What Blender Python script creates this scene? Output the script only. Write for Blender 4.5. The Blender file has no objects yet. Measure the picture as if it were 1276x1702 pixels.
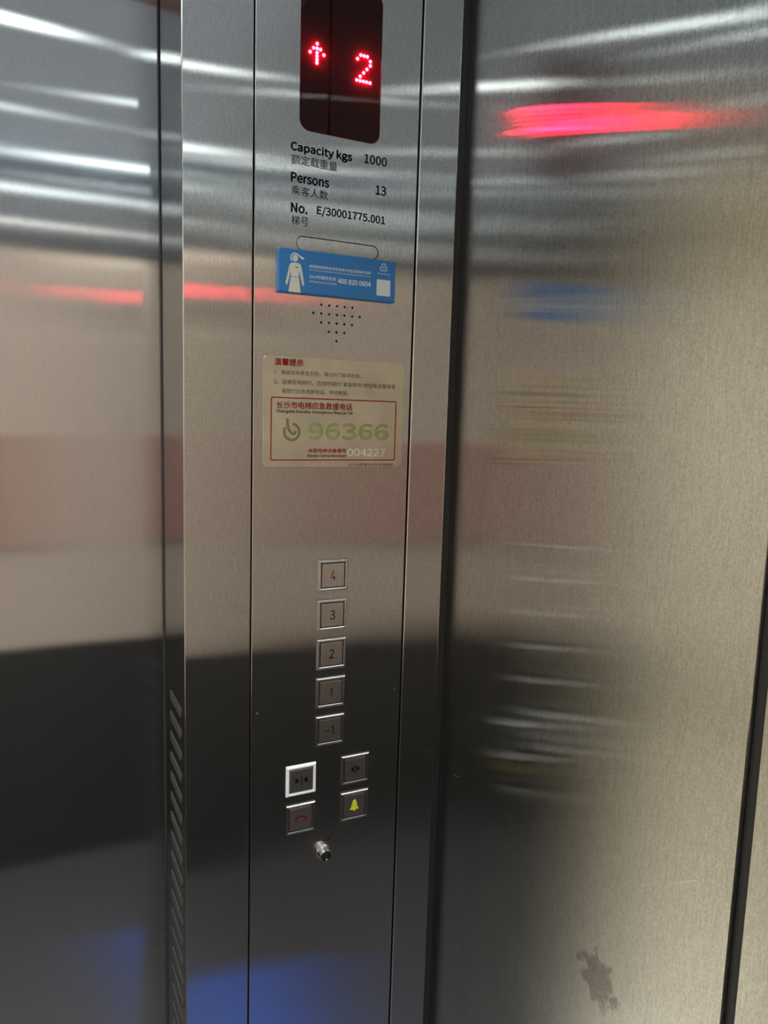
import bpy, bmesh, math, random
from mathutils import Vector, Matrix
random.seed(7)
S = bpy.context.scene
COL = S.collection

# ------------------------------------------------------------------ camera
cd = bpy.data.cameras.new('camera'); cam = bpy.data.objects.new('camera', cd); COL.objects.link(cam)
RIGHT = Vector((0.8981261, -0.4387401, 0.0296082))
DOWN = Vector((-0.0307024, -0.1297317, -0.9910737))
FWD = Vector((0.4386649, 0.8892001, -0.1299857))
m = Matrix((RIGHT, -DOWN, -FWD)).transposed().to_4x4()
m.translation = Vector((-0.2376083, -0.8228251, 1.6))
cam.matrix_world = m
cd.sensor_fit = 'VERTICAL'; cd.sensor_height = 36.0; cd.lens = 36.0 * 1238.2 / 1702.0
cd.clip_start = 0.01; cd.clip_end = 50
S.camera = cam
# ------------------------------------------------------------------ world, exposure
w = bpy.data.worlds.new('world'); S.world = w; w.use_nodes = True
w.node_tree.nodes['Background'].inputs[0].default_value = (0.5, 0.55, 0.6, 1)
w.node_tree.nodes['Background'].inputs[1].default_value = 0.02
S.view_settings.view_transform = 'Standard'; S.view_settings.look = 'None'
S.view_settings.gamma = 1; S.view_settings.use_curve_mapping = False
S.view_settings.exposure = 0.2
S.cycles.use_denoising = True
S.cycles.max_bounces = 14; S.cycles.glossy_bounces = 10; S.cycles.diffuse_bounces = 5
S.cycles.transparent_max_bounces = 12; S.cycles.sample_clamp_indirect = 8
S.cycles.caustics_reflective = True

# ceiling downlights: x, y, lens radius, lens radiance, lamp watts
ZC = 2.35
LAMPS = [(-0.28, -0.66, 0.024, 42, 4.5), (-0.30, -1.15, 0.016, 42, 4.5), (0.06, -1.50, 0.026, 60, 4.5), (-0.62, -1.42, 0.016, 42, 4.5),
         (-0.40, -0.28, 0.020, 40, 3), (-0.62, -0.12, 0.018, 40, 3), (-0.86, -0.62, 0.022, 42, 4.5), (-0.95, -0.22, 0.018, 42, 3),
         (0.10, -0.95, 0.016, 40, 4), (-0.88, -1.05, 0.020, 42, 4.5)]
LAMP_COL = (0.90, 1.0, 0.98)
HALL_WATTS = 125

# ------------------------------------------------------------------ helpers
def link(name, me, mat=None, parent=None):
    o = bpy.data.objects.new(name, me); COL.objects.link(o)
    if mat is not None and me is not None: me.materials.append(mat)
    if parent is not None: o.parent = parent
    return o
def thing(name, label, cat, group=None):
    o = bpy.data.objects.new(name, None); COL.objects.link(o)
    o['label'] = label; o['category'] = cat
    if group: o['group'] = group
    return o
def finish(bm, name, smooth=False):
    bmesh.ops.recalc_face_normals(bm, faces=bm.faces[:])
    me = bpy.data.meshes.new(name); bm.to_mesh(me); bm.free()
    if smooth:
        for p in me.polygons: p.use_smooth = True
    return me
def add_box(bm, x0, x1, y0, y1, z0, z1, bev=0.0, seg=2):
    t = bmesh.new()
    bmesh.ops.create_cube(t, size=1.0)
    for v in t.verts:
        v.co = Vector(((x0+x1)/2 + v.co.x*(x1-x0), (y0+y1)/2 + v.co.y*(y1-y0), (z0+z1)/2 + v.co.z*(z1-z0)))
    if bev > 0:
        bmesh.ops.bevel(t, geom=t.edges[:], offset=bev, segments=seg, affect='EDGES', profile=0.5)
    tmp = bpy.data.meshes.new('tmp'); t.to_mesh(tmp); t.free(); bm.from_mesh(tmp); bpy.data.meshes.remove(tmp)
def box(name, x0, x1, y0, y1, z0, z1, mat, parent=None, bev=0.0):
    bm = bmesh.new(); add_box(bm, x0, x1, y0, y1, z0, z1, bev); return link(name, finish(bm, name), mat, parent)
def polish_edges(o):
    o.data.materials.append(M_EDGE)
    for p in o.data.polygons:
        if max(abs(c) for c in p.normal) < 0.995: p.material_index = 1
    return o
def struct(o):
    o['kind'] = 'structure'; return o
def rrect(x0, x1, z0, z1, r, n=8):
    pts = []
    for cx, cz, a in ((x1-r, z1-r, 0), (x0+r, z1-r, 90), (x0+r, z0+r, 180), (x1-r, z0+r, 270)):
        for i in range(n+1):
            t = math.radians(a + 90*i/n); pts.append((cx + r*math.cos(t), cz + r*math.sin(t)))
    return pts
def circle(cx, cz, r, n=16):
    return [(cx + r*math.cos(2*math.pi*i/n), cz + r*math.sin(2*math.pi*i/n)) for i in range(n)]
def prism(bm, pts, yf, yb, cham=0.0):
    """closed outline in the panel plane, front at yf (towards the viewer), back at yb; optional chamfer on the front rim"""
    n = len(pts)
    cx = sum(p[0] for p in pts)/n; cz = sum(p[1] for p in pts)/n
    if cham > 0:
        ins = inset(pts, cham)
        loops = [[bm.verts.new((p[0], yb, p[1])) for p in pts],
                 [bm.verts.new((p[0], yf + cham, p[1])) for p in pts],
                 [bm.verts.new((p[0], yf, p[1])) for p in ins]]
    else:
        loops = [[bm.verts.new((p[0], yb, p[1])) for p in pts], [bm.verts.new((p[0], yf, p[1])) for p in pts]]
    for a, b in zip(loops, loops[1:]):
        for i in range(n): bm.faces.new((a[i], a[(i+1) % n], b[(i+1) % n], b[i]))
    bm.faces.new(loops[-1]); bm.faces.new(list(reversed(loops[0])))
def inset(pts, d):
    n = len(pts); out = []
    area = sum(pts[i][0]*pts[(i+1) % n][1] - pts[(i+1) % n][0]*pts[i][1] for i in range(n))
    sg = 1 if area > 0 else -1
    for i in range(n):
        p0, p1, p2 = Vector(pts[i-1]), Vector(pts[i]), Vector(pts[(i+1) % n])
        a = (p1-p0).normalized(); b = (p2-p1).normalized()
        na = Vector((-a.y, a.x))*sg; nb = Vector((-b.y, b.x))*sg
        k = (na+nb); k = k/max(k.length_squared/2, 0.3)
        q = p1 + k*d; out.append((q.x, q.y))
    return out
def plate(name, pts, yf, yb, mat, parent=None, cham=0.0):
    bm = bmesh.new(); prism(bm, pts, yf, yb, cham); return link(name, finish(bm, name), mat, parent)
def band(bm, outer, inner, yf, yb):
    n = len(outer)
    o1 = [bm.verts.new((p[0], yf, p[1])) for p in outer]; i1 = [bm.verts.new((p[0], yf, p[1])) for p in inner]
    o2 = [bm.verts.new((p[0], yb, p[1])) for p in outer]; i2 = [bm.verts.new((p[0], yb, p[1])) for p in inner]
    for i in range(n):
        j = (i+1) % n
        bm.faces.new((o1[i], o1[j], i1[j], i1[i])); bm.faces.new((o2[i], o2[j], o1[j], o1[i]))
        bm.faces.new((i1[i], i1[j], i2[j], i2[i])); bm.faces.new((o2[i], i2[i], i2[j], o2[j]))
def holed_plate(name, outer, holes, yf, yb, mat, parent, cham=0.0006):
    bm = bmesh.new(); edges = []
    front = inset(outer, cham)
    def loop(pts, y):
        vs = [bm.verts.new((p[0], y, p[1])) for p in pts]
        return vs, [bm.edges.new((vs[i], vs[(i+1) % len(vs)])) for i in range(len(vs))]
    fv, fe = loop(front, yf); edges += fe
    hv = []
    for h in holes:
        v, e = loop(h, yf); edges += e; hv.append((v, h))
    bmesh.ops.triangle_fill(bm, use_beauty=True, use_dissolve=False, edges=edges)
    def wall(vs, pts, y):
        b = [bm.verts.new((p[0], y, p[1])) for p in pts]; n = len(vs)
        for i in range(n): bm.faces.new((vs[i], vs[(i+1) % n], b[(i+1) % n], b[i]))
        return b
    m1 = wall(fv, outer, yf + cham); wall(m1, outer, yb)
    for v, h in hv: wall(v, h, yb)
    return link(name, finish(bm, name), mat, parent)
def sweep_frame(bm, x0, x1, z0, z1, prof):
    """rectangular ring with mitred corners; prof = [(inset, y)...]"""
    loops = []
    for d, y in prof:
        loops.append([bm.verts.new(c) for c in ((x0+d, y, z0+d), (x1-d, y, z0+d), (x1-d, y, z1-d), (x0+d, y, z1-d))])
    for a, b in zip(loops, loops[1:]):
        for i in range(4): bm.faces.new((a[i], a[(i+1) % 4], b[(i+1) % 4], b[i]))
def lathe_y(bm, cx, cz, prof, n=28):
    """prof = [(radius, y)...] around an axis along Y"""
    loops = []
    for r, y in prof:
        loops.append([bm.verts.new((cx + max(r, 1e-5)*math.cos(2*math.pi*i/n), y, cz + max(r, 1e-5)*math.sin(2*math.pi*i/n))) for i in range(n)])
    for a, b in zip(loops, loops[1:]):
        for i in range(n): bm.faces.new((a[i], a[(i+1) % n], b[(i+1) % n], b[i]))
def stroke(bm, pts, wd, yf, yb, closed=False):
    """flat ribbon along a polyline in the panel plane"""
    n = len(pts); L = []; R = []
    for i, p in enumerate(pts):
        p = Vector(p)
        if closed: a, b = Vector(pts[i-1]), Vector(pts[(i+1) % n])
        else: a, b = Vector(pts[max(i-1, 0)]), Vector(pts[min(i+1, n-1)])
        d = (b-a).normalized(); nn = Vector((-d.y, d.x))
        ww = wd[i] if isinstance(wd, (list, tuple)) else wd
        L.append(p + nn*ww/2); R.append(p - nn*ww/2)
    if closed:
        band(bm, [tuple(q) for q in R], [tuple(q) for q in L], yf, yb)
    else:
        prism(bm, [tuple(q) for q in L] + [tuple(q) for q in reversed(R)], yf, yb)
def arc(cx, cz, r, a0, a1, n=18):
    return [(cx + r*math.cos(math.radians(a0+(a1-a0)*i/n)), cz + r*math.sin(math.radians(a0+(a1-a0)*i/n))) for i in range(n+1)]

try:
    _fd = bpy.utils.system_resource('DATAFILES', path='fonts')
    FONT_LATIN = bpy.data.fonts.load(_fd + '/Noto Sans CJK Regular.woff2')
except Exception:
    FONT_LATIN = None
def text_mesh(s, x0, x1, z0, z1, y, thick=0.00025, bold=0.0, shear=0.0, spacing=1.0):
    """lettering fitted into the box x0..x1, z0..z1 on the plane y, facing -Y"""
    cu = bpy.data.curves.new('lettering', 'FONT'); cu.body = s
    if FONT_LATIN is not None and all(ord(c) < 128 for c in s): cu.font = FONT_LATIN
    cu.size = 1.0; cu.shear = shear
    cu.space_character = spacing; cu.resolution_u = 6; cu.extrude = 0.02
    o = bpy.data.objects.new('lettering', cu); COL.objects.link(o)
    dg = bpy.context.evaluated_depsgraph_get(); dg.update()
    me = bpy.data.meshes.new_from_object(o.evaluated_get(dg))
    COL.objects.unlink(o); bpy.data.objects.remove(o); bpy.data.curves.remove(cu)
    xs = [v.co.x for v in me.vertices]; ys = [v.co.y for v in me.vertices]
    ax, bx, ay, by = min(xs), max(xs), min(ys), max(ys)
    for v in me.vertices:
        v.co = Vector((x0 + (v.co.x-ax)/(bx-ax)*(x1-x0), y - thick*(v.co.z+0.02)/0.04, z0 + (v.co.y-ay)/(by-ay)*(z1-z0)))
    me.materials.clear()
    if bold > 0:
        h = (z1-z0)*bold
        bm = bmesh.new(); bm.from_mesh(me)
        for k, (dx, dz) in enumerate(((h, 0), (-h, 0), (0, h), (0, -h))):
            t = me.copy()
            for v in t.vertices: v.co += Vector((dx, -thick*0.15*(k+1), dz))
            bm.from_mesh(t); bpy.data.meshes.remove(t)
        bm.to_mesh(me); bm.free()
    return me
def text(name, s, x0, x1, z0, z1, y, mat, parent, label=None, **k):
    o = link(name, text_mesh(s, x0/1000, x1/1000, z0/1000, z1/1000, y, **k), mat, parent)
    if label: o['label'] = label
    return o

# ------------------------------------------------------------------ materials
def newmat(name):
    mt = bpy.data.materials.new(name); mt.use_nodes = True
    nt = mt.node_tree; nt.nodes.clear()
    out = nt.nodes.new('ShaderNodeOutputMaterial')
    return mt, nt, out
def node(nt, kind, **kw):
    n = nt.nodes.new(kind)
    for k, v in kw.items(): setattr(n, k, v)
    return n
def principled(name, col, rough=0.5, metal=0.0, spec=0.5, coat=0.0, noise=0.0, nscale=60.0):
    mt, nt, out = newmat(name)
    b = node(nt, 'ShaderNodeBsdfPrincipled')
    b.inputs['Base Color'].default_value = (*col, 1); b.inputs['Roughness'].default_value = rough
    b.inputs['Metallic'].default_value = metal; b.inputs['Specular IOR Level'].default_value = spec
    b.inputs['Coat Weight'].default_value = coat; b.inputs['Coat Roughness'].default_value = 0.08
    if noise > 0:
        tc = node(nt, 'ShaderNodeTexCoord'); nz = node(nt, 'ShaderNodeTexNoise'); nz.inputs['Scale'].default_value = nscale
        nz.inputs['Detail'].default_value = 4
        mr = node(nt, 'ShaderNodeMapRange'); mr.inputs[3].default_value = 1-noise; mr.inputs[4].default_value = 1+noise
        mx = node(nt, 'ShaderNodeMix', data_type='RGBA', blend_type='MULTIPLY'); mx.inputs[0].default_value = 1
        nt.links.new(tc.outputs['Object'], nz.inputs['Vector']); nt.links.new(nz.outputs['Fac'], mr.inputs[0])
        mx.inputs[6].default_value = (*col, 1); nt.links.new(mr.outputs[0], mx.inputs[7]); nt.links.new(mx.outputs[2], b.inputs['Base Color'])
    nt.links.new(b.outputs[0], out.inputs[0]); return mt
def emitter(name, col, strength):
    mt, nt, out = newmat(name); e = node(nt, 'ShaderNodeEmission')
    e.inputs[0].default_value = (*col, 1); e.inputs[1].default_value = strength
    nt.links.new(e.outputs[0], out.inputs[0]); return mt
def steel(name, col, rough=0.27, aniso=0.68, haze=0.25, haze_rough=0.5, grain=0.13, wave=0.00022, wscale=3.5, stains=(), mottle=0.0):
    """vertically brushed stainless steel: sharp along the grain, wide across it"""
    mt, nt, out = newmat(name); L = nt.links.new
    tc = node(nt, 'ShaderNodeTexCoord')
    mp = node(nt, 'ShaderNodeMapping'); mp.inputs['Scale'].default_value = (1400, 1400, 60); L(tc.outputs['Object'], mp.inputs[0])
    n1 = node(nt, 'ShaderNodeTexNoise'); n1.inputs['Scale'].default_value = 1.0; n1.inputs['Detail'].default_value = 2; L(mp.outputs[0], n1.inputs['Vector'])
    n3 = node(nt, 'ShaderNodeTexNoise'); n3.inputs['Scale'].default_value = 450; n3.inputs['Detail'].default_value = 1; L(tc.outputs['Object'], n3.inputs['Vector'])
    ad = node(nt, 'ShaderNodeMath', operation='ADD'); L(n1.outputs['Fac'], ad.inputs[0]); L(n3.outputs['Fac'], ad.inputs[1])
    mr = node(nt, 'ShaderNodeMapRange'); mr.inputs[1].default_value = 0.7; mr.inputs[2].default_value = 1.3
    mr.inputs[3].default_value = 1-grain; mr.inputs[4].default_value = 1+grain; L(ad.outputs[0], mr.inputs[0])
    mx = node(nt, 'ShaderNodeMix', data_type='RGBA', blend_type='MULTIPLY'); mx.inputs[0].default_value = 1
    mx.inputs[6].default_value = (*col, 1); L(mr.outputs[0], mx.inputs[7])
    colour = mx.outputs[2]
    for (c, r, dark) in stains:
        vm = node(nt, 'ShaderNodeVectorMath', operation='DISTANCE'); vm.inputs[1].default_value = c; L(tc.outputs['Object'], vm.inputs[0])
        ns = node(nt, 'ShaderNodeTexNoise'); ns.inputs['Scale'].default_value = 75; ns.inputs['Detail'].default_value = 5; L(tc.outputs['Object'], ns.inputs['Vector'])
        a = node(nt, 'ShaderNodeMath', operation='MULTIPLY_ADD'); a.inputs[1].default_value = r*2.6; L(ns.outputs['Fac'], a.inputs[0]); L(vm.outputs['Value'], a.inputs[2])
        g = node(nt, 'ShaderNodeMapRange'); g.inputs[1].default_value = r*1.9; g.inputs[2].default_value = r*2.2
        g.inputs[3].default_value = dark; g.inputs[4].default_value = 1.0; L(a.outputs[0], g.inputs[0])
        m2 = node(nt, 'ShaderNodeMix', data_type='RGBA', blend_type='MULTIPLY'); m2.inputs[0].default_value = 1
        L(colour, m2.inputs[6]); L(g.outputs[0], m2.inputs[7]); colour = m2.outputs[2]
    n2 = node(nt, 'ShaderNodeTexNoise'); n2.inputs['Scale'].default_value = wscale; n2.inputs['Detail'].default_value = 1; L(tc.outputs['Object'], n2.inputs['Vector'])
    bp = node(nt, 'ShaderNodeBump'); bp.inputs['Strength'].default_value = 1.0; bp.inputs['Distance'].default_value = wave; L(n2.outputs['Fac'], bp.inputs['Height'])
    tg = node(nt, 'ShaderNodeCombineXYZ'); tg.inputs[2].default_value = 1.0
    g1 = node(nt, 'ShaderNodeBsdfAnisotropic'); g1.inputs['Roughness'].default_value = rough; g1.inputs['Anisotropy'].default_value = aniso
    g2 = node(nt, 'ShaderNodeBsdfAnisotropic'); g2.inputs['Roughness'].default_value = haze_rough; g2.inputs['Anisotropy'].default_value = 0.35
    for g in (g1, g2):
        g.distribution = 'BECKMANN'
        L(colour, g.inputs['Color']); L(tg.outputs[0], g.inputs['Tangent']); L(bp.outputs[0], g.inputs['Normal'])
    ms = node(nt, 'ShaderNodeMixShader'); ms.inputs[0].default_value = haze
    if mottle > 0:
        nm = node(nt, 'ShaderNodeTexNoise'); nm.inputs['Scale'].default_value = 9; nm.inputs['Detail'].default_value = 6; nm.inputs['Roughness'].default_value = 0.65
        L(tc.outputs['Object'], nm.inputs['Vector'])
        rr = node(nt, 'ShaderNodeMapRange'); rr.inputs[1].default_value = 0.3; rr.inputs[2].default_value = 0.7
        rr.inputs[3].default_value = max(haze-mottle, 0); rr.inputs[4].default_value = haze+mottle; L(nm.outputs['Fac'], rr.inputs[0]); L(rr.outputs[0], ms.inputs[0])
    L(g1.outputs[0], ms.inputs[1]); L(g2.outputs[0], ms.inputs[2]); L(ms.outputs[0], out.inputs[0])
    return mt

M_COL = steel('column_steel', (0.56, 0.56, 0.555), 0.14, 0.80, 0.06)
M_COP = steel('panel_steel', (0.60, 0.60, 0.595), 0.14, 0.80, 0.06, wave=0.00030, wscale=6)
M_DOOR = steel('door_steel', (0.53, 0.54, 0.55), 0.135, 0.80, 0.03, grain=0.05, wave=0.00016)
M_WALLR = steel('side_wall_steel', (0.60, 0.60, 0.58), 0.152, 0.805, 0.04, mottle=0.025, grain=0.17,
                stains=(((0.266, -0.315, 1.045), 0.030, 0.62),))
M_WALLL = steel('left_wall_steel', (0.60, 0.59, 0.56), 0.30, 0.6, 0.4)
M_TRANSOM = steel('transom_steel', (0.55, 0.56, 0.57), 0.16, 0.7, 0.15)
M_EDGE = principled('polished_edge', (0.75, 0.75, 0.73), 0.16, 1.0)
M_FRAME = steel('button_frame_steel', (0.66, 0.66, 0.64), 0.35, 0.50, 0.05, wave=0.0)
M_CAP = steel('button_cap_steel', (0.62, 0.60, 0.57), 0.33, 0.5, 0.5, grain=0.08)
M_CAPW = steel('call_cap_steel', (0.66, 0.59, 0.55), 0.40, 0.4, 0.6, grain=0.08)
M_DARK = principled('dark_gap', (0.012, 0.011, 0.010), 0.7)
M_RUBBER = principled('black_rubber', (0.010, 0.010, 0.010), 0.45)
M_BLACK = principled('black_print', (0.008, 0.008, 0.010), 0.7, spec=0.03)
M_ENGR = principled('engraved_black', (0.005, 0.005, 0.005), 0.8, spec=0.02)
M_RED = principled('red_print', (0.21, 0.012, 0.016), 0.6, spec=0.1)
M_REDDK = principled('dark_red_fill', (0.07, 0.006, 0.008), 0.8, spec=0.02)
M_GREEN = principled('green_print', (0.25, 0.28, 0.10), 0.6, spec=0.1, noise=0.3, nscale=160)
M_OLIVE = principled('olive_print', (0.15, 0.165, 0.065), 0.6, spec=0.1)
M_PALE = principled('pale_print', (0.62, 0.60, 0.45), 0.6, spec=0.3)
M_YEL = principled('yellow_fill', (0.42, 0.43, 0.02), 0.5)
M_BLUE = principled('blue_plastic', (0.018, 0.205, 0.55), 0.35, coat=0.4, noise=0.04, nscale=20)
M_WHITE = principled('white_print', (0.80, 0.86, 0.86), 0.5)
M_CREAM = principled('cream_print', (0.72, 0.74, 0.62), 0.5)
M_GREY = principled('grey_print', (0.045, 0.045, 0.042), 0.6, spec=0.1)
M_VENT = principled('vent_satin', (0.03, 0.03, 0.03), 0.7, spec=0.2)

# ------------------------------------------------------------------ the lift car
FRONT_L, FRONT_R = -0.07644, 0.26614
XL, YB = -1.20, -1.62
BACKY = 0.06
bm = bmesh.new()
add_box(bm, FRONT_L, -0.0008, 0.0, 0.124, -0.02, 2.37, 0.0012, 3)
col = struct(link('wall_front', finish(bm, 'wall_front'), M_COL))
polish_edges(col); col['label'] = 'brushed steel front return column left of the button panel'
nv = 34
for k in range(nv):
    z = 1.2475 - 0.0267*k
    pts = []
    bm = bmesh.new()
    rr = rrect(0.020, 0.091, z-0.0058, z+0.0058, 0.0055, 6)
    a = [bm.verts.new((FRONT_L-0.0006, p[0], p[1])) for p in rr]; b = [bm.verts.new((FRONT_L+0.0003, p[0], p[1])) for p in rr]
    bm.faces.new(a); bm.faces.new(list(reversed(b)))
    for i in range(len(rr)): bm.faces.new((a[i], a[(i+1) % len(rr)], b[(i+1) % len(rr)], b[i]))
    link('vent_slot', finish(bm, 'vent_slot'), M_VENT, col)
s = struct(box('wall_front_strip', 0.2012, 0.2545, 0.0, 0.03, -0.02, 2.37, M_COL, None, 0.0017)); s.name = 'wall_front.001'
polish_edges(s); s['label'] = 'narrow steel strip between the button panel and the corner'
s = struct(box('trim_1', -0.0030, 0.2030, 0.012, 0.05, -0.02, 2.37, M_DARK)); s['label'] = 'dark recess behind the button panel'
s = struct(box('trim_2', 0.2550, 0.2659, 0.004, 0.05, -0.02, 2.37, M_RUBBER)); s['label'] = 'dark groove in the corner of the car'
s = struct(box('wall_front_left', XL, -0.876, 0.0, 0.124, -0.02, 2.37, M_COL, None, 0.0012)); s.name = 'wall_front.002'
s = struct(box('transom', -0.8755, -0.0770, 0.0, 0.124, 2.12, 2.37, M_TRANSOM)); s.name = 'wall_front.003'
d = struct(box('door_1', -0.283, 0.190, 0.1305, 0.16, 0.0, 2.16, M_DOOR)); d['label'] = 'brushed steel sliding door leaf at the left'
d = struct(box('door_2', -1.190, -0.830, 0.1305, 0.16, 0.0, 2.16, M_DOOR))
s = struct(box('trim_3', -0.0775, -0.0600, 0.1245, 0.1300, 0.0, 2.12, M_DARK)); s['label'] = 'dark seam between door and column'
# right wall: two cladding panels with a black joint between them
wr = struct(box('wall_right', 0.26614, 0.29, -0.4545, 0.03, -0.02, 2.37, M_WALLR, None, 0.0010)); wr['label'] = 'large brushed steel side wall panel right of the corner'
w2 = struct(box('wall_right', 0.26614, 0.29, YB, -0.4655, -0.02, 2.37, M_WALLR, None, 0.0010)); w2.name = 'wall_right.001'
w2['label'] = 'second side wall panel at the right edge beyond the black joint'
s = struct(box('trim_4', 0.2705, 0.30, -0.4652, -0.4548, -0.02, 2.37, M_RUBBER)); s['label'] = 'black joint between the side wall panels'
# left and back wall, floor, ceiling (behind and beside the viewer; seen in the steel)
M_BACK = principled('back_wall_laminate', (0.38, 0.315, 0.255), 0.5, noise=0.05, nscale=8)
M_BACKLOW = principled('back_wall_kick_panel', (0.018, 0.018, 0.017), 0.5)
M_BACKRED = principled('red_shirt_stand_in', (0.27, 0.115, 0.10), 0.5)  # colour of the added panel that stands for a red shirt
M_LEFT = principled('left_wall_laminate', (0.34, 0.29, 0.24), 0.5, noise=0.05, nscale=8)
M_FLOOR = principled('floor_vinyl', (0.02, 0.02, 0.021), 0.5, noise=0.2, nscale=30)
M_CEIL = principled('ceiling_added_glow', (0.42, 0.52, 0.64), 0.5)
M_CEIL.node_tree.nodes['Principled BSDF'].inputs['Emission Color'].default_value = (0.78, 0.92, 1.0, 1)
M_CEIL.node_tree.nodes['Principled BSDF'].inputs['Emission Strength'].default_value = 0.19  # even glow added to the ceiling to lighten upper reflections in the steel
struct(box('wall_back', XL, 0.29, YB-0.02, YB, 0.78, 2.10, M_BACK))
o = struct(box('wall_back', XL, 0.29, YB-0.02, YB, -0.02, 0.78, M_BACKLOW)); o.name = 'wall_back.001'
o = struct(box('wall_back', XL, 0.29, YB-0.02, YB, 2.10, 2.37, M_TRANSOM)); o.name = 'wall_back.002'
struct(box('wall_left', XL-0.02, XL, YB, 0.124, 0.80, 2.37, M_LEFT))
o = struct(box('wall_left', XL-0.02, XL, YB, 0.124, -0.02, 0.80, M_BACKLOW)); o.name = 'wall_left.001'
# lift lobby outside the half-open door
M_HALL = principled('hall_plaster', (0.80, 0.77, 0.70), 0.7, noise=0.04, nscale=3)
M_HALLFLOOR = principled('hall_tiles', (0.82, 0.79, 0.69), 0.35, noise=0.05, nscale=3)
struct(box('hall_floor', -2.6, 1.2, 0.172, 2.8, -0.03, 0.0, M_HALLFLOOR)).name = 'floor.001'
struct(box('hall_ceiling', -2.6, 1.2, 0.172, 2.8, 2.6, 2.63, M_HALL)).name = 'ceiling.001'
struct(box('hall_wall', -2.6, 1.2, 2.8, 2.82, 0.0, 2.6, M_HALL)).name = 'wall_hall_far'
struct(box('hall_wall', -2.62, -2.6, 0.172, 2.8, 0.0, 2.6, M_HALL)).name = 'wall_hall_left'
struct(box('hall_wall', 1.2, 1.22, 0.172, 2.8, 0.0, 2.6, M_HALL)).name = 'wall_hall_right'
bm = bmesh.new(); add_box(bm, -2.6, -0.90, 0.175, 0.20, 0.0, 2.6); add_box(bm, -0.02, 1.2, 0.175, 0.20, 0.0, 2.6); add_box(bm, -0.90, -0.02, 0.175, 0.20, 2.10, 2.6)
struct(link('wall_hall_near', finish(bm, 'wall_hall_near'), M_HALL))
hl = thing('hall_light', 'square ceiling panel light in the lobby outside the lift', 'ceiling light')
box('light_frame', -1.25, -0.25, 1.0, 2.0, 2.575, 2.599, M_EDGE, hl)
box('diffuser', -1.22, -0.28, 1.03, 1.97, 2.570, 2.5745, emitter('hall_diffuser', (1.0, 0.96, 0.88), HALL_WATTS/10), hl)
struct(box('floor', XL, 0.29, YB, 0.17, -0.03, 0.0, M_FLOOR))
struct(box('ceiling', XL, 0.29, YB, 0.17, ZC, ZC+0.03, M_CEIL))

# ------------------------------------------------------------------ car operating panel
cop = thing('car_operating_panel', 'tall brushed steel lift button panel with red floor display', 'control panel')
DX0, DX1, DZ0, DZ1, DR = 0.0506, 0.1482, 1.9075, 2.0685, 0.0125
SL0, SL1, SLZ, SLH = 0.0490, 0.1508, 1.7876, 0.0080
holes = [rrect(DX0, DX1, DZ0, DZ1, DR, 8), rrect(SL0, SL1, SLZ-SLH, SLZ+SLH, SLH-0.0001, 10)]
SPK = [(1722.5, [80.4, 90.1, 99.8, 109.4, 119.1]), (1712.7, [70.7, 80.4, 90.1, 99.8, 109.4, 119.1, 128.7]),
       (1702.8, [80.4, 90.1, 99.8, 109.4, 119.1]), (1692.8, [90.1, 99.8, 109.6]), (1682.9, [99.9])]
for z, xs in SPK:
    for x in xs: holes.append(circle(x/1000, z/1000, 0.00145, 10))
for x, z in ((0.0080, 1.2429), (0.1907, 1.2477)): holes.append(circle(x, z, 0.0014, 10))
fp = holed_plate('faceplate', [(0.0008, 0.02), (0.1990, 0.02), (0.1990, 2.34), (0.0008, 2.34)], holes, 0.0, 0.006, M_COP, cop)
polish_edges(fp)
bk = box('speaker_backing', 0.060, 0.140, 0.0062, 0.0085, 1.675, 1.730, M_DARK, cop); bk['label'] = 'dark speaker cavity behind the punched holes'
sc = plate('slot_cover', rrect(SL0+0.0008, SL1-0.0008, SLZ-SLH+0.0008, SLZ+SLH-0.0008, SLH-0.0009, 10), 0.0, 0.004, M_COP, cop, 0.0003)
sc['label'] = 'flush steel oblong insert above the blue sign'
for x, z in ((0.0080, 1.2429), (0.1907, 1.2477)):
    bm = bmesh.new(); lathe_y(bm, x, z, [(0, 0.0012), (0.0010, 0.0014), (0.0012, 0.003), (0, 0.003)], 12)
    o = link('grub_screw', finish(bm, 'grub_screw', True), M_EDGE, cop)
# --- display
disp = link('floor_display', None, None, cop); disp['label'] = 'black glass display with glowing red arrow and number 2'
M_BOARD = principled('display_board', (0.045, 0.0012, 0.005), 0.7, spec=0.05)
M_LED = emitter('red_led', (1.0, 0.0080, 0.036), 380.0)
mt, nt, out = newmat('display_glass')
lw = node(nt, 'ShaderNodeLayerWeight'); lw.inputs[0].default_value = 0.5
pw = node(nt, 'ShaderNodeMath', operation='POWER'); pw.inputs[1].default_value = 5.0; nt.links.new(lw.outputs['Facing'], pw.inputs[0])
fr = node(nt, 'ShaderNodeMath', operation='MULTIPLY_ADD'); fr.inputs[1].default_value = 0.9; fr.inputs[2].default_value = 0.035; nt.links.new(pw.outputs[0], fr.inputs[0])
tr = node(nt, 'ShaderNodeBsdfTransparent'); tr.inputs[0].default_value = (0.62, 0.44, 0.48, 1)
gl = node(nt, 'ShaderNodeBsdfAnisotropic'); gl.inputs['Roughness'].default_value = 0.03
mx = node(nt, 'ShaderNodeMixShader'); nt.links.new(fr.outputs[0], mx.inputs[0]); nt.links.new(tr.outputs[0], mx.inputs[1]); nt.links.new(gl.outputs[0], mx.inputs[2])
nt.links.new(mx.outputs[0], out.inputs[0]); M_GLASS = mt
plate('display_board', rrect(DX0+0.0002, DX1-0.0002, DZ0+0.0002, DZ1-0.0002, DR, 8), 0.0041, 0.0100, M_BOARD, disp)
bm = bmesh.new(); bm.faces.new([bm.verts.new((p[0], 0.0008, p[1])) for p in rrect(DX0, DX1, DZ0, DZ1, DR, 8)])
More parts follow.
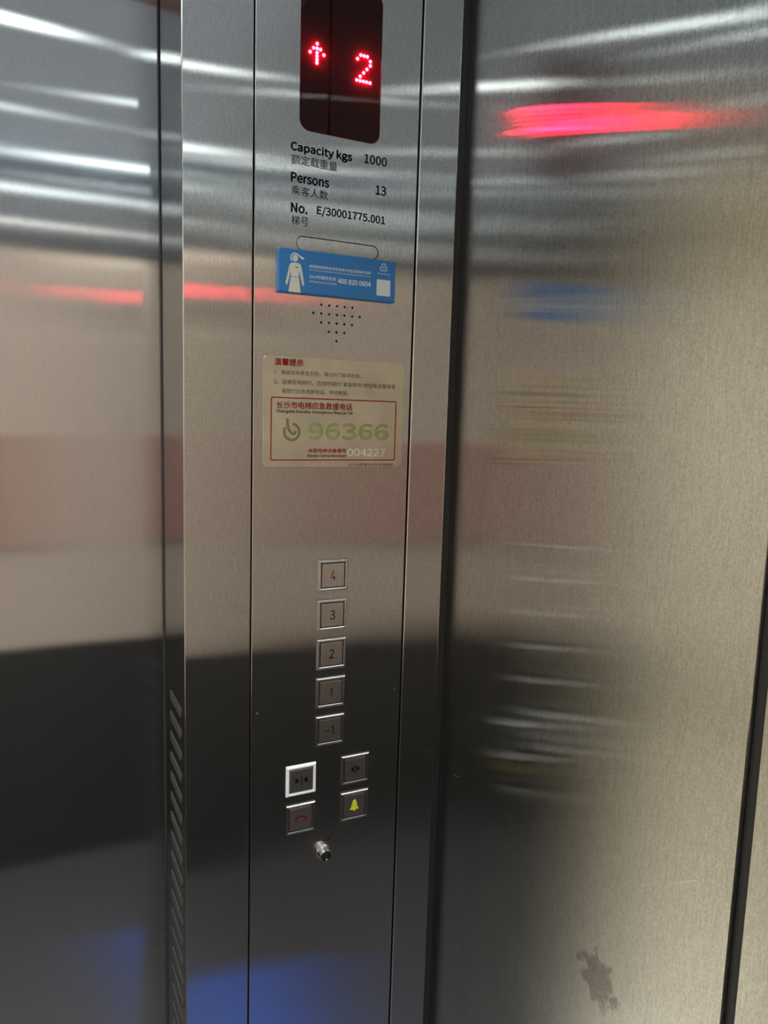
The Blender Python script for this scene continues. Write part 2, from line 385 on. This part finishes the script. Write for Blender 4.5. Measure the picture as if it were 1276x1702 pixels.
link('glass_pane', finish(bm, 'glass_pane'), M_GLASS, disp)
def led_matrix(name, dots):
    bm = bmesh.new()
    for x, z in dots:
        lathe_y(bm, x/1000, z/1000, [(0, 0.0024), (0.0011, 0.0026), (0.0016, 0.0032), (0.0017, 0.0040), (0, 0.0040)], 12)
    return link(name, finish(bm, name, True), M_LED, disp)
ax, az, p = 71.3, 1991.5, 4.0
led_matrix('led_arrow', [(ax, 2001.2), (ax, 1996.5), (ax, 1992.0), (ax, 1988.5), (ax, 1985.0), (ax, 1981.6), (ax-4.1, 1996.1), (ax+4.0, 1996.1), (ax-8.0, 1991.3), (ax+7.9, 1991.3)])
led_matrix('led_numeral', [(119.9, 1996.6), (123.8, 2001.2), (127.9, 2001.2), (131.9, 2001.2), (135.8, 1997.0), (135.8, 1992.4),
                           (131.8, 1987.8), (127.8, 1983.3), (123.7, 1978.7), (119.6, 1974.1), (123.7, 1974.1), (127.8, 1974.1), (131.8, 1974.1), (135.9, 1974.1)])
# --- rating lettering
FY = -0.00002
def cap(s, x0, x1, z0, z1, **k): return text('lettering', s, x0, x1, z0, z1, FY, M_BLACK, cop, thick=0.0001, **k)
cap('Capacity kgs', 41.4, 114.0, 1882.2, 1893.6, bold=0.045)['label'] = 'black lettering Capacity kgs'
cap('额定载重量', 42.0, 96.4, 1870.5, 1880.6)['label'] = 'small black Chinese characters for rated load'
cap('1000', 129.9, 158.2, 1885.7, 1895.4, bold=0.03)['label'] = 'black figure 1000'
cap('Persons', 42.1, 86.7, 1851.8, 1861.4, bold=0.045)['label'] = 'black lettering Persons'
cap('乘客人数', 42.5, 86.0, 1838.2, 1848.0)['label'] = 'small black Chinese characters for number of passengers'
cap('13', 145.3, 158.3, 1853.4, 1863.4, bold=0.03)['label'] = 'black figure 13'
cap('No.', 42.6, 61.3, 1819.6, 1829.5, bold=0.045)['label'] = 'black lettering No.'
cap('梯号', 43.0, 62.9, 1806.4, 1816.4)['label'] = 'small black Chinese characters for lift number'
cap('E/30001775.001', 73.2, 158.0, 1819.6, 1830.4, bold=0.028)['label'] = 'black serial lettering E/30001775.001'
cap('VIP', 94.5, 106.4, 1058.4, 1062.3, bold=0.01)['label'] = 'small black lettering VIP'
# --- push buttons
M_LIT = principled('lit_button_frame', (0.55, 0.56, 0.57), 0.3, 0.3)
M_LIT.node_tree.nodes['Principled BSDF'].inputs['Emission Color'].default_value = (0.88, 0.95, 1.0, 1)
M_LIT.node_tree.nodes['Principled BSDF'].inputs['Emission Strength'].default_value = 0.15
def button(x0, z1, label, glyph, lit=False, capmat=None):
    sz = 0.0388; x1 = x0+sz; z0 = z1-sz
    b = link('push_button', None, None, cop); b['label'] = label
    bm = bmesh.new()
    sweep_frame(bm, x0, x1, z0, z1, [(0, 0.0), (0.0, -0.0010), (0.0002, -0.0017), (0.0006, -0.0023), (0.0012, -0.0028), (0.0018, -0.0030), (0.0030, -0.0030), (0.0036, -0.0026), (0.0036, -0.0003)])
    f = link('button_frame', finish(bm, 'button_frame'), M_LIT if lit else M_FRAME, b)
    if lit: f['label'] = 'frame lit pale white'
    box('groove', x0+0.0034, x1-0.0034, -0.0005, -0.0001, z0+0.0034, z1-0.0034, M_DARK, b)
    e = 0.0050
    box('button_cap', x0+e, x1-e, -0.0026, -0.0003, z0+e, z1-e, capmat or M_CAP, b, 0.0004)
    bm = bmesh.new(); mats = glyph(bm, (x0+x1)/2, (z0+z1)/2)
    g = link('button_symbol', finish(bm, 'button_symbol'), mats, b)
    return b
GY = -0.00272; GB = -0.00255
def digit(s, wd, ht, dx=0, dz=0):
    def g(bm, cx, cz):
        me = text_mesh(s, cx+dx-wd/2, cx+dx+wd/2, cz+dz-ht/2, cz+dz+ht/2, GB, thick=0.00015, bold=0.0); bm.from_mesh(me); bpy.data.meshes.remove(me)
        return M_ENGR
    return g
def four(bm, cx, cz):
    stroke(bm, [(cx+0.0005, cz+0.0060), (cx-0.0028, cz-0.0030), (cx+0.0034, cz-0.0030)], 0.0011, GY, GB)
    stroke(bm, [(cx+0.0010, cz-0.0005), (cx+0.0010, cz-0.0062)], 0.0012, GY, GB); return M_ENGR
def minus_one(bm, cx, cz):
    stroke(bm, [(cx-0.0068, cz-0.0005), (cx-0.0008, cz-0.0005)], 0.0009, GY, GB)
    stroke(bm, [(cx+0.0015, cz+0.0030), (cx+0.0042, cz+0.0058), (cx+0.0042, cz-0.0058)], 0.0011, GY, GB); return M_ENGR
def one(bm, cx, cz):
    stroke(bm, [(cx-0.0016, cz+0.0030), (cx+0.0012, cz+0.0058), (cx+0.0012, cz-0.0058)], 0.0011, GY, GB); return M_ENGR
def tri(bm, pts): prism(bm, pts, GY, GB)
def closing(bm, cx, cz):
    stroke(bm, [(cx, cz+0.0062), (cx, cz-0.0062)], 0.0012, GY, GB)
    tri(bm, [(cx-0.0080, cz-0.0045), (cx-0.0022, cz), (cx-0.0080, cz+0.0045)]); tri(bm, [(cx+0.0080, cz+0.0045), (cx+0.0022, cz), (cx+0.0080, cz-0.0045)]); return M_ENGR
def opening(bm, cx, cz):
    stroke(bm, [(cx, cz+0.0062), (cx, cz-0.0062)], 0.0012, GY, GB)
    tri(bm, [(cx-0.0022, cz+0.0042), (cx-0.0066, cz), (cx-0.0022, cz-0.0042)]); tri(bm, [(cx+0.0022, cz-0.0042), (cx+0.0066, cz), (cx+0.0022, cz+0.0042)]); return M_ENGR
def handset(bm, cx, cz):
    a = arc(cx, cz-0.0085, 0.0115, 46, 134, 14)
    stroke(bm, a, 0.0022, GY, GB)
    stroke(bm, [(cx-0.0090, cz-0.0022), (cx-0.0048, cz-0.0022)], 0.0016, GY, GB)
    stroke(bm, [(cx+0.0048, cz-0.0022), (cx+0.0090, cz-0.0022)], 0.0016, GY, GB); return M_REDDK
def bell(bm, cx, cz):
    R = [(0.0000, 0.0080), (0.0013, 0.0076), (0.0027, 0.0052), (0.0036, 0.0020), (0.0043, -0.0018), (0.0062, -0.0046), (0.0062, -0.0054)]
    prism(bm, [(cx-x, cz+z) for x, z in R] + [(cx+x, cz+z) for x, z in reversed(R[1:])], GY, GB)
    prism(bm, [(cx+0.0018*math.cos(t), cz-0.0058-0.0016*math.sin(t)) for t in [math.pi*i/8 for i in range(9)]], GY, GB); return M_YEL
ZT = 1.28776
for k, (lab, gl_) in enumerate([('4', four), ('3', digit('3', 0.0066, 0.0118)), ('2', digit('2', 0.0066, 0.0118)), ('1', one), ('-1', minus_one)]):
    ztop = 1.42396 - 0.0492*k
    button(0.0817, ztop, 'square steel floor button marked %s' % lab, gl_)
button(0.0451, 1.1682, 'door close button with its frame lit white', closing, True)
button(0.1177, 1.1690, 'door open button, unlit, right of the lit one', opening)
button(0.0451, 1.1177, 'emergency call button with red handset symbol', handset, False, M_CAPW)
button(0.1177, 1.1196, 'alarm button with yellow bell symbol', bell)
# --- key switch
ks = link('key_switch', None, None, cop); ks['label'] = 'round chrome key switch at the foot of the buttons'
M_CHROME = principled('chrome', (0.80, 0.80, 0.80), 0.08, 1.0)
kx, kz = 0.0958, 1.0455
bm = bmesh.new(); lathe_y(bm, kx, kz, [(0.0095, 0.0), (0.0095, -0.0015), (0.0086, -0.0025), (0.0080, -0.0025), (0.0080, -0.0110), (0.0074, -0.0122), (0.0066, -0.0122), (0.0062, -0.0112)], 32)
link('lock_collar', finish(bm, 'lock_collar', False), M_CHROME, ks)
bm = bmesh.new(); lathe_y(bm, kx, kz, [(0.0063, -0.0105), (0.0063, -0.0114), (0.0055, -0.0120), (0.0, -0.0122)], 28)
o = link('lock_barrel', finish(bm, 'lock_barrel', True), principled('lock_black', (0.02, 0.02, 0.02), 0.25, 0.6), ks); o['label'] = 'dark barrel'
bm = bmesh.new(); add_box(bm, kx-0.0006, kx+0.0006, -0.0126, -0.0118, kz-0.0035, kz+0.0035)
link('keyhole', finish(bm, 'keyhole'), M_DARK, ks)
bm = bmesh.new(); lathe_y(bm, kx+0.0005, kz-0.0046, [(0.0, -0.0130), (0.0008, -0.0128), (0.0012, -0.0122), (0.0012, -0.0115)], 14)
link('highlight_bead', finish(bm, 'highlight_bead', True), M_CHROME, ks)  # chrome bead shaped to stand for the bright highlight on the lock face

# ------------------------------------------------------------------ blue service sign
sg = thing('service_sign', 'glossy blue plastic sign with white figure above the speaker holes', 'sign')
PY = -0.0048
o = plate('sign_plate', rrect(0.0268, 0.1722, 1.7316, 1.7796, 0.0022, 4), PY, -0.00005, M_BLUE, sg, 0.0012)
TY = PY - 0.00002
fig = link('figure_emblem', None, None, sg); fig['label'] = 'pale standing woman pictogram in a dress'
def P(*a): return [(x/1000, z/1000) for x, z in a]
def poly(name, pts, mat, parent, dy=0.0):
    bm = bmesh.new(); prism(bm, pts, TY-0.00012-dy, TY); return link(name, finish(bm, name), mat, parent)
poly('dress', P((42.4, 1764.2), (44.8, 1764.9), (47.6, 1764.6), (50.2, 1764.6), (52.4, 1763.6), (53.6, 1761.0), (54.6, 1756.4), (57.3, 1742.8), (56.8, 1740.4), (55.6, 1740.2), (54.6, 1742.0),
     (51.2, 1756.0), (50.6, 1750.0), (51.4, 1746.0), (53.3, 1732.6), (38.9, 1732.6), (41.0, 1746.2), (41.5, 1750.0), (41.3, 1755.8), (37.6, 1740.6), (36.4, 1740.0), (35.3, 1742.2),
     (38.2, 1754.2), (39.4, 1760.6), (40.6, 1763.2)), M_CREAM, fig)
bm = bmesh.new(); stroke(bm, P((41.3, 1749.5), (46, 1749.2), (50.8, 1749.2)), 0.0004, TY-0.0002, TY-0.0001)
stroke(bm, P((46.8, 1759.9), (49.8, 1759.6)), 0.0010, TY-0.0002, TY-0.0001); link('belt_line', finish(bm, 'belt_line'), M_GREY, fig)
poly('face', [(0.0464+0.0034*math.cos(t)*0.95, 1.7695+0.0038*math.sin(t)) for t in [2*math.pi*i/20 for i in range(20)]], M_CREAM, fig)
bm = bmesh.new(); stroke(bm, arc(0.0462, 1.7697, 0.0050, 30, 225, 20), 0.0011, TY-0.0001, TY)
prism(bm, P((50.4, 1772.6), (52.2, 1772.9), (54.2, 1771.6), (57.4, 1769.9), (56.6, 1769.1), (55.0, 1769.0), (53.0, 1770.0), (51.2, 1771.7)), TY-0.0001, TY)
link('headset', finish(bm, 'headset'), M_WHITE, fig)
def st(s, x0, x1, z0, z1, lab=None, **k): return text('lettering', s, x0, x1, z0, z1, TY, M_WHITE, sg, lab, thick=0.0001, **k)
st('本电梯由蒂森克虏伯电梯(中国)定期维护保养', 62.8, 139.4, 1760.6, 1764.7)
st('This elevator is regularly serviced by thyssenkrupp Elevator (China)', 63.2, 139.5, 1757.8, 1759.9)
st('24小时服务热线', 63.4, 95.7, 1749.6, 1753.7)
st('24 hours service hotline', 63.5, 96.7, 1745.2, 1747.7)
st('400 820 0604', 98.2, 139.6, 1747.6, 1753.0, 'white telephone number 400 820 0604', bold=0.025)
st('thyssenkrupp', 147.9, 164.8, 1762.7, 1764.9)
bm = bmesh.new()
cx, cz = 0.1561, 1.7709
for a in (90, 210, 330):
    stroke(bm, arc(cx+0.0021*math.cos(math.radians(a)), cz+0.0021*math.sin(math.radians(a)), 0.0019, 0, 342, 19), 0.00045, TY-0.0001, TY, True)
    stroke(bm, arc(cx+0.0022*math.cos(math.radians(a)), cz+0.0022*math.sin(math.radians(a)), 0.0029, a-95, a+95, 16), 0.00045, TY-0.0001, TY)
link('ring_emblem', finish(bm, 'ring_emblem'), M_WHITE, sg)['label'] = 'white emblem of three interlaced rings'
bm = bmesh.new(); prism(bm, rrect(0.1475, 0.1653, 1.7388, 1.7572, 0.0004, 2), TY-0.0001, TY)
link('blank_label', finish(bm, 'blank_label'), M_WHITE, sg)['label'] = 'small square white label'

# ------------------------------------------------------------------ rescue notice plate
np_ = thing('rescue_notice', 'worn metallic rescue notice with red frame below the speaker holes', 'notice')
mt, nt, out = newmat('notice_foil')
L = nt.links.new
tc = node(nt, 'ShaderNodeTexCoord'); nz = node(nt, 'ShaderNodeTexNoise'); nz.inputs['Scale'].default_value = 25; nz.inputs['Detail'].default_value = 5
L(tc.outputs['Object'], nz.inputs['Vector'])
cr = node(nt, 'ShaderNodeValToRGB'); cr.color_ramp.elements[0].color = (0.56, 0.52, 0.415, 1); cr.color_ramp.elements[1].color = (0.68, 0.63, 0.50, 1)
cr.color_ramp.elements[0].position = 0.35; cr.color_ramp.elements[1].position = 0.65; L(nz.outputs['Fac'], cr.inputs[0])
tg = node(nt, 'ShaderNodeCombineXYZ'); tg.inputs[2].default_value = 1.0
g1 = node(nt, 'ShaderNodeBsdfAnisotropic'); g1.inputs['Roughness'].default_value = 0.22; g1.inputs['Anisotropy'].default_value = 0.45
L(cr.outputs[0], g1.inputs['Color']); L(tg.outputs[0], g1.inputs['Tangent'])
df = node(nt, 'ShaderNodeBsdfDiffuse'); L(cr.outputs[0], df.inputs[0])
ms = node(nt, 'ShaderNodeMixShader'); ms.inputs[0].default_value = 0.22; L(g1.outputs[0], ms.inputs[1]); L(df.outputs[0], ms.inputs[2]); L(ms.outputs[0], out.inputs[0])
M_FOIL = mt
NY = -0.0010
plate('notice_plate', rrect(0.0122, 0.1902, 1.5360, 1.6620, 0.0045, 6), NY, -0.00005, M_FOIL, np_, 0.0003)
ny = NY - 0.00002
def nt_(s, x0, x1, z0, z1, mat, lab=None, **k): return text('lettering', s, x0, x1, z0, z1, ny, mat, np_, lab, thick=0.0001, **k)
nt_('温馨提示', 25.0, 59.1, 1651.8, 1659.3, M_RED, 'red bold Chinese heading', bold=0.03)
nt_('1、电梯没有窒息危险，强行扒门极其危险。', 24.8, 132.6, 1641.5, 1646.6, M_GREY)
nt_('2、当被困电梯时，应按轿厢内“紧急呼叫”按钮等报警装置', 24.6, 178.0, 1630.6, 1636.2, M_GREY)
nt_('或拨打应急救援电话，等待救援。', 33.8, 116.5, 1620.7, 1625.9, M_GREY)
bm = bmesh.new(); band(bm, rrect(0.0209, 0.1804, 1.5438, 1.6162, 0.0022, 5), rrect(0.0222, 0.1791, 1.5451, 1.6149, 0.0010, 5), ny-0.0001, ny)
link('red_border', finish(bm, 'red_border'), M_RED, np_)['label'] = 'dark red rounded border line'
nt_('长沙市电梯应急救援电话', 27.8, 121.5, 1603.4, 1611.3, M_RED, 'red Chinese rescue phone heading', bold=0.022)
nt_('Changsha Elevator Emergency Rescue Tel', 27.4, 122.0, 1597.6, 1602.0, M_BLACK, bold=0.022)
nt_('96366', 66.9, 170.0, 1569.0, 1587.5, M_GREEN, 'large worn green number 96366', bold=0.04)
nt_('本部电梯设备编号', 66.7, 114.8, 1553.1, 1557.9, M_RED, bold=0.022)
nt_('Device Serial Number', 66.1, 114.9, 1547.9, 1551.3, M_BLACK, bold=0.022)
nt_('004227', 116.8, 167.1, 1548.9, 1557.9, M_PALE, 'pale number 004227')
nt_('长沙市质量技术监督局监制', 118.4, 178.2, 1537.2, 1540.5, M_GREY)
bm = bmesh.new()
stroke(bm, arc(0.0464, 1.5768, 0.0092, -212, 85, 30), 0.0030, ny-0.0001, ny)
stroke(bm, P((38.6, 1592.0), (41.0, 1591.5), (41.2, 1586.5), (41.6, 1583.0), (43.2, 1578.6), (46.4, 1575.0), (49.6, 1574.8), (51.0, 1577.6)), [0.0004, 0.0028, 0.0036, 0.0034, 0.0033, 0.0033, 0.0036, 0.0028], ny-0.00012, ny-0.00001)
link('phone_emblem', finish(bm, 'phone_emblem'), M_OLIVE, np_)['label'] = 'olive green telephone handset emblem'

# ------------------------------------------------------------------ marks scratched into the right wall
M_SCR = principled('scratch', (0.85, 0.82, 0.74), 0.35, 1.0)
XW = 0.26614
def scratch(pts, wd):
    bm = bmesh.new(); n = len(pts)
    ring = []
    for i, (y, z) in enumerate(pts):
        a = Vector(pts[max(i-1, 0)]); b = Vector(pts[min(i+1, n-1)]); d_ = (b-a).normalized(); nn = Vector((-d_.y, d_.x))*wd/2
        ring.append((bm.verts.new((XW-0.00005, y+nn.x, z+nn.y)), bm.verts.new((XW-0.00005, y-nn.x, z-nn.y))))
    for a, b in zip(ring, ring[1:]): bm.faces.new((a[0], a[1], b[1], b[0]))
    return link('scratch_mark', finish(bm, 'scratch_mark'), M_SCR, wr)
for pts, wd in (([(-0.3921, 1.1967), (-0.4060, 1.2080), (-0.4192, 1.2174)], 0.0007),
                ([(-0.4213, 1.2393), (-0.4247, 1.2349), (-0.4210, 1.2288)], 0.0006),
                ([(-0.4300, 1.2300), (-0.4372, 1.2373), (-0.4330, 1.2310), (-0.4380, 1.2428)], 0.0006),
                ([(-0.3781, 1.4258), (-0.4001, 1.4156)], 0.0003),
                ([(-0.0337, 1.1312), (-0.0476, 1.1339)], 0.0005),
                ([(-0.4320, 1.3391), (-0.4457, 1.3356)], 0.0003)):
    scratch(pts, wd)

# ------------------------------------------------------------------ lamps and things behind the viewer
for i, (lx, ly, lr, rad, watts) in enumerate(LAMPS):
    t = thing('downlight', 'small round recessed ceiling downlight of the lift car', 'ceiling light', 'downlights in the car ceiling')
    bm = bmesh.new(); n = 28
    loops = []
    for r, z in ((lr+0.012, ZC), (lr+0.012, ZC-0.004), (lr+0.001, ZC-0.006), (lr, ZC-0.002)):
        loops.append([bm.verts.new((lx+r*math.cos(2*math.pi*k/n), ly+r*math.sin(2*math.pi*k/n), z)) for k in range(n)])
    for a, b in zip(loops, loops[1:]):
        for k in range(n): bm.faces.new((a[k], a[(k+1) % n], b[(k+1) % n], b[k]))
    link('bezel', finish(bm, 'bezel'), M_EDGE, t)
    bm = bmesh.new(); bm.faces.new([bm.verts.new((lx+lr*math.cos(2*math.pi*k/n), ly+lr*math.sin(2*math.pi*k/n), ZC-0.0025)) for k in range(n)])
    link('lens', finish(bm, 'lens'), emitter('downlight_lens', LAMP_COL, rad), t)
    ld = bpy.data.lights.new('downlight_lamp', 'AREA'); ld.shape = 'DISK'; ld.size = lr*1.8; ld.energy = watts; ld.color = (1.0, 0.98, 0.94)
    ld.spread = math.radians(100)
    lo = bpy.data.objects.new('downlight_lamp', ld); COL.objects.link(lo); lo.location = (lx, ly, ZC-0.008); lo.parent = t
mat_ = thing('blue_stand_in_sheet', 'unseen blue sheet added on the floor to tint the steel like blue jeans', 'mat')
box('stand_in_sheet', 0.11, 0.25, -1.10, -0.40, 0.0005, 0.008, principled('blue_jeans_stand_in', (0.010, 0.048, 0.26), 0.6), mat_)  # added sheet; gives the low blue reflection that jeans would make
po = thing('red_stand_in_panel', 'unseen dull red panel added to tint the steel like a red shirt', 'stand-in panel')
box('stand_in_panel', -0.98, -0.28, YB, YB+0.014, 1.13, 1.50, M_BACKRED, po)  # added panel; gives the red reflection that a shirt would make
sl = thing('added_strip_light', 'unseen slim twin strip light added for streaks in the steel', 'strip light')
box('light_base', -0.72, 0.16, YB, YB+0.02, 2.13, 2.29, M_EDGE, sl)  # unseen fixture added to throw extra bright streaks onto the front steel
box('light_tube', -0.70, 0.14, YB+0.0205, YB+0.03, 2.258, 2.270, emitter('strip_tube', LAMP_COL, 2.8), sl)
box('light_tube', -0.70, 0.14, YB+0.0205, YB+0.03, 2.160, 2.166, emitter('strip_tube', (1, 0.97, 0.9), 2.4), sl)
rd = thing('rear_display', 'small red floor display on the back wall', 'display')
box('display_case', 0.13, 0.24, YB, YB+0.012, 1.90, 2.06, M_BLACK, rd)
M_REAR = emitter('rear_led', (1.0, 0.02, 0.08), 110.0)
for nm, dots in (('led_numeral', [(0.205, 1.972), (0.201, 1.976), (0.197, 1.976), (0.193, 1.972), (0.193, 1.967), (0.197, 1.963), (0.201, 1.958), (0.205, 1.954), (0.193, 1.954), (0.197, 1.954), (0.201, 1.954)]),
                 ('led_arrow', [(0.165, 1.98), (0.165, 1.975), (0.165, 1.97), (0.161, 1.976), (0.169, 1.976)])):
    bm = bmesh.new()
    for x, z in dots: add_box(bm, x-0.0016, x+0.0016, YB+0.012, YB+0.0135, z-0.0016, z+0.0016)
    link(nm, finish(bm, nm), M_REAR, rd)
